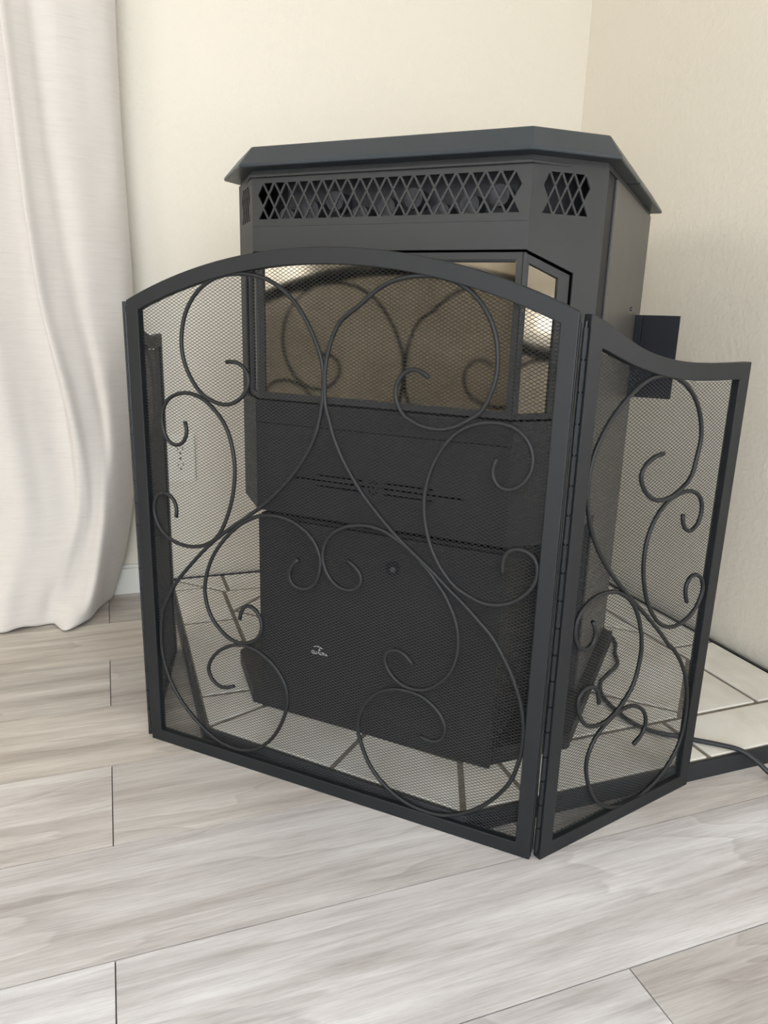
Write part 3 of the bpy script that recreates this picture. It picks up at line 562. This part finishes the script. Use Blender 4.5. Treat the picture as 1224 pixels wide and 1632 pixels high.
    's5': [(282.6, 361.6), (277.6, 356.6), (273, 351.3), (269.4, 345.3), (267.3, 338.6), (267.6, 331.6), (270.4, 325.2), (275.6, 320.5), (282.2, 318.3), (289.2, 318.2), (296.1, 319.8), (302.3, 323), (307.6, 327.7), (311.5, 333.5), (314.1, 340), (316, 346.8), (317.2, 353.7), (317.7, 360.7), (317.3, 367.7), (315.8, 374.6), (313.3, 381.2), (310, 387.4), (305.8, 393.1), (301.1, 398.2), (295.8, 402.9), (290, 406.9), (283.9, 410.4), (277.5, 413.3), (270.9, 415.6), (264, 417.3), (257.1, 418.4), (250.1, 419), (243, 419.1), (236, 418.7), (229, 417.7), (222.2, 416.2), (215.4, 414.2), (208.8, 411.7), (202.4, 408.8), (196.2, 405.4), (190.3, 401.7), (184.6, 397.5), (179.1, 393.1), (173.8, 388.5), (168.6, 383.8), (163.6, 378.8), (158.7, 373.7), (154.1, 368.5), (149.6, 363), (145.3, 357.5), (141.3, 351.7), (137.5, 345.8), (134, 339.7), (130.8, 333.4), (127.9, 327), (125.3, 320.4), (123, 313.8), (121.1, 307), (119.5, 300.2), (118.2, 293.2), (117.3, 286.3), (117.5, 279.3), (118.4, 272.3), (119.6, 265.3), (121.3, 258.5), (123.7, 251.9), (126.7, 245.6), (130.4, 239.6), (134.7, 234), (139.6, 229), (145, 224.4), (150.6, 220.2), (156.6, 216.6), (163, 213.6), (169.8, 211.7), (176.8, 210.9), (183.8, 211.3), (190.7, 212.7), (197.3, 215.2), (203.4, 218.7), (208.8, 223.2), (213.2, 228.6), (216.7, 234.7), (219, 241.4), (219.5, 248.4), (218.3, 255.3), (215.7, 261.8), (211.6, 267.5), (206.2, 272), (199.6, 274.4), (192.8, 273.3), (187.3, 269), (183.7, 263), (181.6, 256.3), (180.2, 249.4)],
    's6': [(358.8, 372.9), (365, 369.5), (370.8, 365.7), (375.9, 360.9), (379.5, 354.9), (380.8, 348.1), (379.3, 341.3), (375.2, 335.7), (369.4, 331.9), (362.7, 330), (355.7, 329.8), (348.8, 331.1), (342.5, 334), (336.9, 338.2), (332.1, 343.2), (328.1, 349), (324.9, 355.2), (322.7, 361.8), (321.4, 368.7), (321.2, 375.7), (321.9, 382.6), (323.9, 389.4), (326.8, 395.7), (330.6, 401.5), (335.3, 406.7), (340.7, 411.2), (346.6, 414.9), (352.9, 418), (359.4, 420.5), (366.1, 422.5), (372.9, 424.1), (379.8, 425.2), (386.8, 425.7), (393.8, 425.7), (400.7, 424.9), (407.6, 423.6), (414.3, 421.7), (420.8, 419.1), (427.1, 416), (433.2, 412.6), (439.1, 408.9), (444.9, 405), (450.6, 400.9), (456.2, 396.7), (461.7, 392.4), (467, 387.8), (472.2, 383.1), (477.2, 378.3), (482, 373.2), (486.5, 367.8), (490.8, 362.3), (495.1, 356.8), (499.7, 351.5), (503.4, 345.5), (506.8, 339.5), (510.1, 333.3), (513.3, 327.1), (516, 320.6), (518.4, 314), (520.2, 307.3), (521.6, 300.4), (522.5, 293.5), (523, 286.5), (522.9, 279.5), (522.4, 272.6), (521.4, 265.6), (519.9, 258.8), (517.9, 252.1), (515.3, 245.6), (512.1, 239.4), (508.3, 233.5), (504, 228), (499.3, 222.8), (494.2, 218.1), (488.6, 213.9), (482.6, 210.3), (476.1, 207.6), (469.3, 206), (462.4, 205.3), (455.4, 205.8), (448.6, 207.3), (442.1, 209.8), (436.1, 213.4), (430.8, 218), (426.2, 223.3), (422.4, 229.1), (419.8, 235.6), (419.3, 242.5), (421.6, 249.1), (426.4, 254.2), (432.8, 256.8), (439.7, 257), (446.3, 254.6), (452, 250.6), (457, 245.7), (461.5, 240.3)],
    'w1': [(160, 536.4), (153, 535.6), (146.1, 534.3), (139.5, 532.1), (133.3, 528.7), (127.8, 524.4), (123.2, 519.1), (120.9, 512.6), (122, 505.7), (125.1, 499.4), (129.2, 493.7), (133.9, 488.6), (139.3, 484.1), (145.3, 480.4), (151.7, 477.6), (158.4, 475.7), (165.4, 474.8), (172.4, 474.8), (179.3, 475.7), (186.2, 477.2), (192.9, 479.3), (199.4, 481.8), (205.7, 484.9), (211.7, 488.6), (217.3, 492.8), (222.2, 497.8), (226, 503.7), (228.3, 510.3), (229.5, 517.2), (230.6, 524.1), (232, 531), (233.5, 537.8), (234.4, 544.8), (234.4, 551.8), (233.4, 558.7), (231.8, 565.5), (229.6, 572.2), (226.9, 578.7), (223.8, 585), (220.2, 591), (216.1, 596.7), (211.6, 602), (206.7, 607), (201.4, 611.6), (195.9, 615.9), (190, 619.9), (184, 623.4), (177.7, 626.5), (171.2, 629.1), (164.5, 631.2), (157.7, 632.6), (150.7, 633.5), (143.7, 634), (136.7, 633.9), (129.7, 633.4), (122.8, 632.3), (115.9, 630.7), (109.3, 628.4), (103, 625.4), (96.9, 621.9), (91, 618.1), (85.3, 614.1), (79.6, 609.9), (74.2, 605.5), (68.9, 600.9), (63.8, 596.1), (58.9, 591.1), (54.2, 585.8), (49.8, 580.4), (45.7, 574.7), (41.9, 568.8), (38.3, 562.8), (35, 556.6), (32.1, 550.2), (29.7, 543.6), (28, 536.8), (26.7, 530), (25.8, 523), (25.4, 516), (25.4, 509), (25.8, 502), (26.6, 495), (27.7, 488.1), (29.2, 481.2), (31, 474.5), (33.1, 467.8), (35.4, 461.2), (38.1, 454.7), (41.1, 448.3), (44.4, 442.2), (48, 436.1), (51.8, 430.2), (55.7, 424.4), (59.8, 418.7), (64.1, 413.2), (68.4, 407.7), (72.9, 402.3), (77.5, 397), (82.2, 391.8), (87.1, 386.7), (92, 381.7), (97, 376.8), (102, 372), (107.1, 367.1), (112.3, 362.4), (117.5, 357.7), (122.7, 353), (128, 348.4), (133.2, 343.7), (138.5, 339.1), (143.8, 334.5), (149.1, 329.9), (154.4, 325.4), (159.8, 320.8), (165.1, 316.2), (170.3, 311.6), (175.6, 306.9), (180.8, 302.2), (186, 297.5), (191.1, 292.7), (196.2, 287.9), (201.3, 283.1), (206.3, 278.2), (211.2, 273.2), (216.1, 268.1), (220.9, 263.1), (225.7, 258), (230.6, 252.9), (233.1, 251), (230.6, 255.5), (235.8, 250.8), (240.8, 245.9), (245.8, 240.9), (250.6, 235.8), (255.2, 230.5), (259.6, 225.1), (263.7, 219.4), (267.7, 213.6), (271.4, 207.7), (274.8, 201.6), (278, 195.3), (280.8, 188.9), (283.3, 182.3), (285.5, 175.7), (287.5, 168.9), (289.1, 162.1), (290.5, 155.3), (291.6, 148.3), (292.5, 141.4), (293, 134.4), (293.3, 127.4), (293.4, 120.4), (293.3, 113.4), (292.9, 106.4), (292.1, 99.4), (290.8, 92.5), (288.8, 85.8), (286.2, 79.3), (283.1, 73), (279.5, 67), (275.5, 61.2), (271, 55.8), (266.2, 50.7), (261.1, 46), (255.6, 41.5), (249.9, 37.4), (244, 33.7), (237.9, 30.3), (231.5, 27.4), (225, 24.8), (218.3, 22.6), (211.5, 20.8), (204.7, 19.5), (197.7, 18.5), (190.7, 17.9), (183.7, 17.7), (176.7, 17.8), (169.7, 18.4), (162.8, 19.3), (155.9, 20.6), (149.1, 22.5), (142.5, 24.8), (136.1, 27.7), (130, 31.1), (124.1, 35), (118.5, 39.2), (113.2, 43.7), (108.2, 48.6), (103.6, 53.9), (99.4, 59.5), (95.6, 65.4), (92.2, 71.6), (89.1, 77.9), (86.3, 84.3), (83.8, 90.8), (81.7, 97.5), (79.9, 104.3), (78.8, 111.2), (78.4, 118.2), (78.9, 125.2), (80.3, 132.1), (82.6, 138.7), (85.7, 145), (89.5, 150.9), (93.9, 156.3), (98.9, 161.2), (104.5, 165.5), (110.4, 169.3), (116.5, 172.6), (122.9, 175.6), (129.4, 178.1), (136.2, 180), (143.1, 181.3), (150.1, 181.9), (157.1, 181.6), (163.9, 180.3), (170.5, 177.9), (176.7, 174.6), (182.4, 170.6), (187.5, 165.8), (191.8, 160.2), (195.1, 154.1), (197.1, 147.4), (197.5, 140.4), (196, 133.6), (192.4, 127.6), (187.2, 122.9), (181.3, 119), (175.4, 115.2)],
    'w2': [(218, 449.2), (219.1, 442.4), (221.4, 435.8), (225.5, 430.2), (230.9, 425.9), (237.5, 423.7), (244.4, 424.2), (250.4, 427.5), (254.8, 432.9), (257.6, 439.2), (258.9, 446.1), (258.7, 453), (257, 459.7), (253.7, 465.8), (248.9, 470.9), (243.3, 474.9), (237, 477.9), (230.3, 479.8), (223.4, 480.8), (216.5, 481), (209.5, 480.5), (202.7, 479.2), (196, 477.4), (189.4, 475), (183.2, 472), (177.2, 468.4), (171.8, 464.1), (166.8, 459.2), (162.4, 453.8), (158.4, 448.1), (155, 442), (152.2, 435.7), (149.9, 429.1), (148.4, 422.3), (147.4, 415.4), (146.9, 408.5), (146.9, 401.5), (147.3, 394.6), (148, 387.6), (149.2, 380.8), (150.7, 374), (152.5, 367.3), (154.5, 360.6), (156.8, 354), (159.3, 347.6), (162.2, 341.2), (165.5, 335.1), (169.1, 329.1), (173, 323.3), (177.1, 317.8), (181.6, 312.4), (186.3, 307.3), (191.3, 302.4), (196.5, 297.9), (202.2, 293.9), (208.3, 290.5), (214.7, 287.8), (221.4, 285.8), (228.2, 284.7), (235.2, 284.4), (242.1, 284.9), (249, 286.2), (255.7, 288.1), (262.1, 290.8), (268.2, 294.2), (273.7, 298.3), (278.6, 303.3), (282.5, 309), (285.7, 315.2), (288, 321.8), (289, 328.7), (288.2, 335.5), (285.4, 341.9), (281.2, 347.4), (275.8, 351.8), (269.5, 354.8), (262.6, 355.7), (256, 353.9), (250.9, 349.2), (248.1, 342.9), (247.8, 336), (249.4, 329.2), (252, 322.8), (255, 316.5)],
    'w3': [(60, 328.8), (63.7, 322.8), (66.7, 316.5), (68, 309.7), (67, 302.8), (63.5, 296.8), (57.8, 292.7), (51, 292.1), (44.5, 294.7), (39.1, 299.1), (34.6, 304.4), (31.2, 310.6), (29.2, 317.3), (28.3, 324.2), (28.7, 331.2), (30.5, 337.9), (33.9, 344), (38.4, 349.4), (43.7, 353.9), (49.6, 357.6), (56, 360.5), (62.7, 362.5), (69.6, 363.7), (76.6, 364.2), (83.6, 364.1), (90.6, 363.3), (97.4, 361.8), (104.1, 359.6), (110.5, 356.8), (116.6, 353.4), (122.4, 349.5), (127.9, 345.1), (133, 340.4), (137.8, 335.2), (142.1, 329.7), (146, 323.9), (149.6, 317.9), (152.8, 311.6), (155.6, 305.2), (158, 298.7), (160.3, 292), (161.9, 288.9), (163.1, 282.7), (164.5, 275.9), (165.7, 269), (166.3, 262), (166.2, 255), (165.7, 248), (164.8, 241.1), (163.7, 234.1), (162.3, 227.3), (160.3, 220.6), (157.7, 214.1), (154.2, 208), (149.9, 202.4), (145.3, 197.2), (140.4, 192.2), (135.2, 187.5), (129.7, 183.2), (123.8, 179.4), (117.6, 176.2), (111.1, 173.6), (104.3, 171.9), (97.3, 171.3), (90.3, 171.6), (83.4, 172.9), (76.8, 175.1), (70.6, 178.3), (65.1, 182.6), (60.4, 187.8), (56.4, 193.6), (53.2, 199.8), (50.4, 206.2), (48.3, 212.9), (47.6, 219.8), (49.4, 226.6), (53.9, 231.9), (60.1, 235), (67, 235.8), (73.8, 234), (79.5, 230), (83.9, 224.6), (86.9, 218.3), (88.6, 211.5), (89.9, 204.6)]}
def scroll(pts, mapf, parent):
    return tube('scroll', [mapf(x/1000.0, z/1000.0) for x, z in pts], 0.0029, ROD, parent, 9)
cp = ring('center_panel', outer_l, inner_l, 0.0, FT, SCREEN, scn)
wire_mesh('wire_mesh', -hi-.003, hi+.003, FW-.003, lambda x: arch(x, 0, Ri, cz)+.002, 0.0085, WIRE, cp)
for k in ('s1', 's2', 's3', 's4', 's5', 's6'):
    scroll(SCR[k], lambda x, z: (x-HWP, 0.0042, z), cp)
# wings
WT = [(0.0, .7040), (.0266, .6949), (.0608, .6795), (.0965, .6655), (.1328, .6565), (.1704, .6512), (.2091, .6485), (.2493, .6476), (.2850, .6478), (.3180, .6484)]
def crom(pts, m):
    out = []
    for i in range(len(pts)-1):
        p0, p1, p2, p3 = pts[max(i-1, 0)], pts[i], pts[i+1], pts[min(i+2, len(pts)-1)]
        for k in range(m):
            t = k/m
            out.append(tuple(0.5*((2*p1[c])+(-p0[c]+p2[c])*t+(2*p0[c]-5*p1[c]+4*p2[c]-p3[c])*t*t+(-p0[c]+3*p1[c]-3*p2[c]+p3[c])*t**3) for c in (0, 1)))
    out.append(pts[-1]); return out
WTC = crom(WT, 4); WWD = 0.318; WF = 0.0215
def wtop(x):
    x = min(max(x, 0.0), WWD)
    for (xa, za), (xb, zb) in zip(WTC, WTC[1:]):
        if xa <= x <= xb: return za + (zb-za)*(x-xa)/max(xb-xa, 1e-9)
    return WTC[-1][1]
def wing(sx, loc, rot):
    """sx = +1: hinge edge at local x = 0, outer face at y = 0 towards the viewer; -1: mirrored"""
    n = 30
    xo = [WWD - WWD*i/n for i in range(n+1)]; xi = [(WWD-WF) - (WWD-2*WF)*i/n for i in range(n+1)]
    ol = [(0, 0.0), (WWD, 0.0)] + [(x, wtop(x)) for x in xo]; il = [(WF, WF), (WWD-WF, WF)] + [(x, wtop(x)-WF*1.04-(0.008*max(0, 1-(x-WF)/.08))) for x in xi]
    ol = [(sx*x, z) for x, z in ol]; il = [(sx*x, z) for x, z in il]
    wp = ring('wing_panel', ol, il, 0.0, FT, SCREEN, scn)
    wp.location = loc; wp.rotation_euler = (0, 0, rot)
    a0, a1 = sorted((sx*(WF-.003), sx*(WWD-WF+.003)))
    wire_mesh('wire_mesh', a0, a1, WF-.003, lambda x: wtop(abs(x))-WF-.001, 0.0085, WIRE, wp)
    for k in ('w1', 'w2', 'w3'): scroll(SCR[k], lambda x, z: (sx*x, 0.0042, z), wp)
    return wp
def to_local(p):
    q = Vector(p) - Vector((mid.x, mid.y, 0)); c, s = math.cos(-ang), math.sin(-ang)
    return Vector((q.x*c - q.y*s, q.x*s + q.y*c, q.z))
WA = math.atan2(0.776-0.703, 0.807-0.497)
wl = to_local((0.497, 0.703, 0)); wrot = WA - ang
wing(1, wl, wrot)
wing(-1, Vector((-wl.x, wl.y, 0)), -wrot + math.radians(1.5))
# piano hinges: leaves and knuckles
for s in (1, -1):
    hxp = s*(HWP + 0.0068); hy = 0.0062
    lf = box('hinge_leaf', *sorted((s*(HWP+0.0003), s*(HWP+0.0016))), 0.001, FT-.001, 0.012, 0.694, HINGE, scn)
    k0 = None; nk = 19; step = (0.690-0.014)/nk
    for i in range(nk):
        if k0 is None:
            k0 = cyl('hinge_knuckle', (0, 0, 0.0012), (0, 0, step-0.0012), 0.0034, HINGE, scn, 10); k0.location = (hxp, hy, 0.014); me = k0.data
        else:
            c = k0.copy(); COL.objects.link(c); c.parent = scn; c.location = (hxp, hy, 0.014+step*i)
    cyl('hinge_pin', (hxp, hy, 0.010), (hxp, hy, 0.696), 0.0016, HINGE, scn, 8)

# ---------------------------------------------------------------- power cord
cpts = [UW(-.40, 1.66, .20), UW(-.33, 1.655, .09), UW(-.25, 1.635, .042), UW(-.185, 1.590, .0348), UW(-.150, 1.530, .0345), UW(-.143, 1.478, .0345), UW(-.130, 1.424, .0345), UW(-.140, 1.370, .0345), UW(-.1475, 1.330, .0345), UW(-.137, 1.281, .0345),
        (0.799, 0.951, 0.0345), (0.802, 0.901, 0.0345), (0.823, 0.866, 0.0345), (0.850, 0.847, 0.0345), (0.868, 0.829, 0.0345), (0.893, 0.806, 0.0355), (0.915, 0.783, 0.0350), (0.930, 0.764, 0.0250), (0.942, 0.745, 0.0110), (0.955, 0.722, 0.0045), (0.985, 0.690, 0.0045), (1.06, 0.64, 0.0045), (1.14, 0.56, 0.0045), (1.19, 0.44, 0.0045)]
def crom3(pts, m):
    out = []
    for i in range(len(pts)-1):
        p0, p1, p2, p3 = (Vector(pts[max(i-1, 0)]), Vector(pts[i]), Vector(pts[i+1]), Vector(pts[min(i+2, len(pts)-1)]))
        for k in range(m):
            t = k/m; out.append(0.5*((2*p1)+(p2-p0)*t+(2*p0-5*p1+4*p2-p3)*t*t+(3*p1-p0-3*p2+p3)*t**3))
    out.append(Vector(pts[-1])); return out
cordo = tube('power_cord', crom3(cpts, 5), 0.0040, CORD, None, 10, Vector((0, 0, 1)))
tag(cordo, 'black power cord running from behind the stove off the tiled pad', 'power cord')

# ---------------------------------------------------------------- wall outlet
ox, oz = 0.152, 0.338
ou = empty('wall_outlet', (ox, YL, oz))
tag(ou, 'cream duplex wall outlet low on the wall behind the fire screen', 'outlet')
pl = box('cover_plate', -0.036, 0.036, -0.0055, 0.0, -0.059, 0.059, PLASTIC, ou, 0.0025)
for dz in (0.0195, -0.0195):
    so = plate('socket', [(0.0165*math.cos(t)*1.0, dz+max(-0.0135, min(0.0135, 0.0168*math.sin(t)))) for t in [2*math.pi*i/24 for i in range(24)]], [], 0.003, lambda a, b, d: (a, -0.0075+d, b), PLASTIC, ou)
    for sx in (-0.006, 0.006): box('slot', sx-0.0009, sx+0.0009, -0.0079, -0.0074, dz+0.0005, dz+0.0078, SLOT, so)
    cyl('earth_hole', (0, -0.0079, dz-0.0062), (0, -0.0074, dz-0.0062), 0.0024, SLOT, so, 12)
cyl('screw', (0, -0.0068, 0), (0, -0.0052, 0), 0.0028, SCREW, ou, 12)

# ---------------------------------------------------------------- curtain
ZK = [2.30, 1.60, 1.10, 0.72, 0.45, 0.26, 0.13, 0.05, 0.0]
# columns from the right edge to the left: (x, y) at each height of ZK
CK = [
 [(0.07,1.815),(0.065,1.812),(0.058,1.808),(0.062,1.806),(0.052,1.806),(0.036,1.808),(0.012,1.812),(-0.012,1.815),(-0.028,1.818)],
 [(0.0464,1.792),(0.0424,1.79),(0.0384,1.786),(0.0424,1.78),(0.0381,1.776),(0.0239,1.774),(0,1.782),(-0.026,1.786),(-0.044,1.788)],
 [(0.0006,1.775),(-0.0044,1.772),(-0.0044,1.768),(0.0056,1.758),(0.0146,1.748),(0.0057,1.744),(-0.02,1.748),(-0.045,1.75),(-0.06,1.75)],
 [(-0.0488,1.76),(-0.0538,1.758),(-0.0508,1.754),(-0.0288,1.744),(-0.0049,1.732),(-0.0106,1.722),(-0.036,1.716),(-0.058,1.704),(-0.074,1.7)],
 [(-0.088,1.762),(-0.091,1.76),(-0.084,1.757),(-0.054,1.748),(-0.0186,1.736),(-0.0268,1.706),(-0.05,1.694),(-0.07,1.682),(-0.09,1.672)],
 [(-0.111,1.752),(-0.114,1.75),(-0.104,1.747),(-0.076,1.74),(-0.0336,1.73),(-0.0388,1.708),(-0.066,1.698),(-0.086,1.684),(-0.11,1.652)],
 [(-0.136,1.74),(-0.136,1.738),(-0.124,1.736),(-0.102,1.73),(-0.0586,1.722),(-0.0528,1.71),(-0.084,1.703),(-0.106,1.689),(-0.128,1.65)],
 [(-0.154,1.728),(-0.152,1.727),(-0.138,1.725),(-0.12,1.719),(-0.0766,1.71),(-0.0668,1.706),(-0.1,1.704),(-0.124,1.694),(-0.14,1.672)],
 [(-0.16,1.734),(-0.158,1.733),(-0.144,1.731),(-0.126,1.725),(-0.0866,1.716),(-0.0808,1.704),(-0.116,1.702),(-0.142,1.698),(-0.15,1.694)],
 [(-0.158,1.778),(-0.156,1.777),(-0.142,1.774),(-0.124,1.764),(-0.0926,1.742),(-0.0928,1.712),(-0.13,1.702),(-0.158,1.7),(-0.164,1.696)],
 [(-0.184,1.788),(-0.182,1.787),(-0.168,1.783),(-0.15,1.772),(-0.1226,1.748),(-0.1148,1.716),(-0.15,1.702),(-0.18,1.694),(-0.19,1.69)],
 [(-0.221,1.776),(-0.216,1.775),(-0.208,1.77),(-0.196,1.758),(-0.1646,1.734),(-0.1488,1.712),(-0.182,1.7),(-0.212,1.69),(-0.222,1.684)],
 [(-0.256,1.758),(-0.252,1.757),(-0.244,1.752),(-0.234,1.74),(-0.2046,1.718),(-0.1908,1.704),(-0.22,1.694),(-0.246,1.684),(-0.258,1.678)],
 [(-0.286,1.76),(-0.284,1.758),(-0.278,1.752),(-0.268,1.742),(-0.2426,1.726),(-0.2308,1.718),(-0.256,1.708),(-0.28,1.7),(-0.29,1.696)],
 [(-0.321,1.785),(-0.32,1.784),(-0.316,1.78),(-0.308,1.77),(-0.2846,1.756),(-0.2708,1.744),(-0.294,1.736),(-0.314,1.73),(-0.324,1.726)],
]
for k in range(1, 9):      # further pleats outside the view
    ph = (1.735, 1.785)[k % 2]
    CK.append([(-.285-.045*k-.005*j*(j > 4), ph-.006*j) for j in range(9)])
def interp_z(col, z):
    for (za, pa), (zb, pb), i in zip(zip(ZK, col), zip(ZK[1:], col[1:]), range(99)):
        if za >= z >= zb:
            t = (za-z)/(za-zb); p0 = col[max(i-1, 0)]; p3 = col[min(i+2, len(col)-1)]
            h0 = (ZK[i]-ZK[i+1])
            m0 = tuple((pb[c]-p0[c])/(ZK[max(i-1, 0)]-ZK[i+1])*h0 for c in (0, 1)); m1 = tuple((p3[c]-pa[c])/(ZK[i]-ZK[min(i+2, len(col)-1)])*h0 for c in (0, 1))
            a, b, c_, d = 2*t**3-3*t**2+1, t**3-2*t**2+t, -2*t**3+3*t**2, t**3-t**2
            return tuple(a*pa[c]+b*m0[c]+c_*pb[c]+d*m1[c] for c in (0, 1))
    return col[-1]
nz = 110; zs = [2.30*(1-i/nz)**1.25 for i in range(nz+1)]; zs[-1] = 0.0
V, F, MC = [], [], 7
for zi, z in enumerate(zs):
    row = [interp_z(c, z) for c in CK]; row = crom(row, MC); nc = len(row)
    for i, (x, y) in enumerate(row):
        wv = noise.noise(Vector((x*9+z*2, z*3.5, 1.7)))*0.006 + noise.noise(Vector((x*26, z*8, 5.1)))*0.0022
        y2 = min(y + wv, 1.832)
        zz = z + 0.003
        if z < 0.12: zz += max(0, noise.noise(Vector((x*16, 3.3, 0))))*0.010*(1-z/0.12)
        V.append((x, y2, zz))
for r_ in range(nz):
    for i in range(nc-1):
        F.append((r_*nc+i, (r_+1)*nc+i, (r_+1)*nc+i+1, r_*nc+i+1))
cu = fix(mesh_obj('curtain', V, F, LINEN, None, smooth=True))
so = cu.modifiers.new('cloth', 'SOLIDIFY'); so.thickness = 0.0016
tag(cu, 'oatmeal linen floor-length curtain hanging in soft folds beside the stove', 'curtain')
rod = cyl('curtain_rod', (-2.2, 1.775, 2.32), (0.16, 1.775, 2.32), 0.011, SCREW, None, 16)
tag(rod, 'dark metal curtain rod carrying the linen curtain', 'curtain rod')
for x in (0.13, -1.0, -2.15):
    b_ = cyl('rod_bracket', (x, 1.775, 2.32), (x, YL, 2.32), 0.006, SCREW, rod, 10)
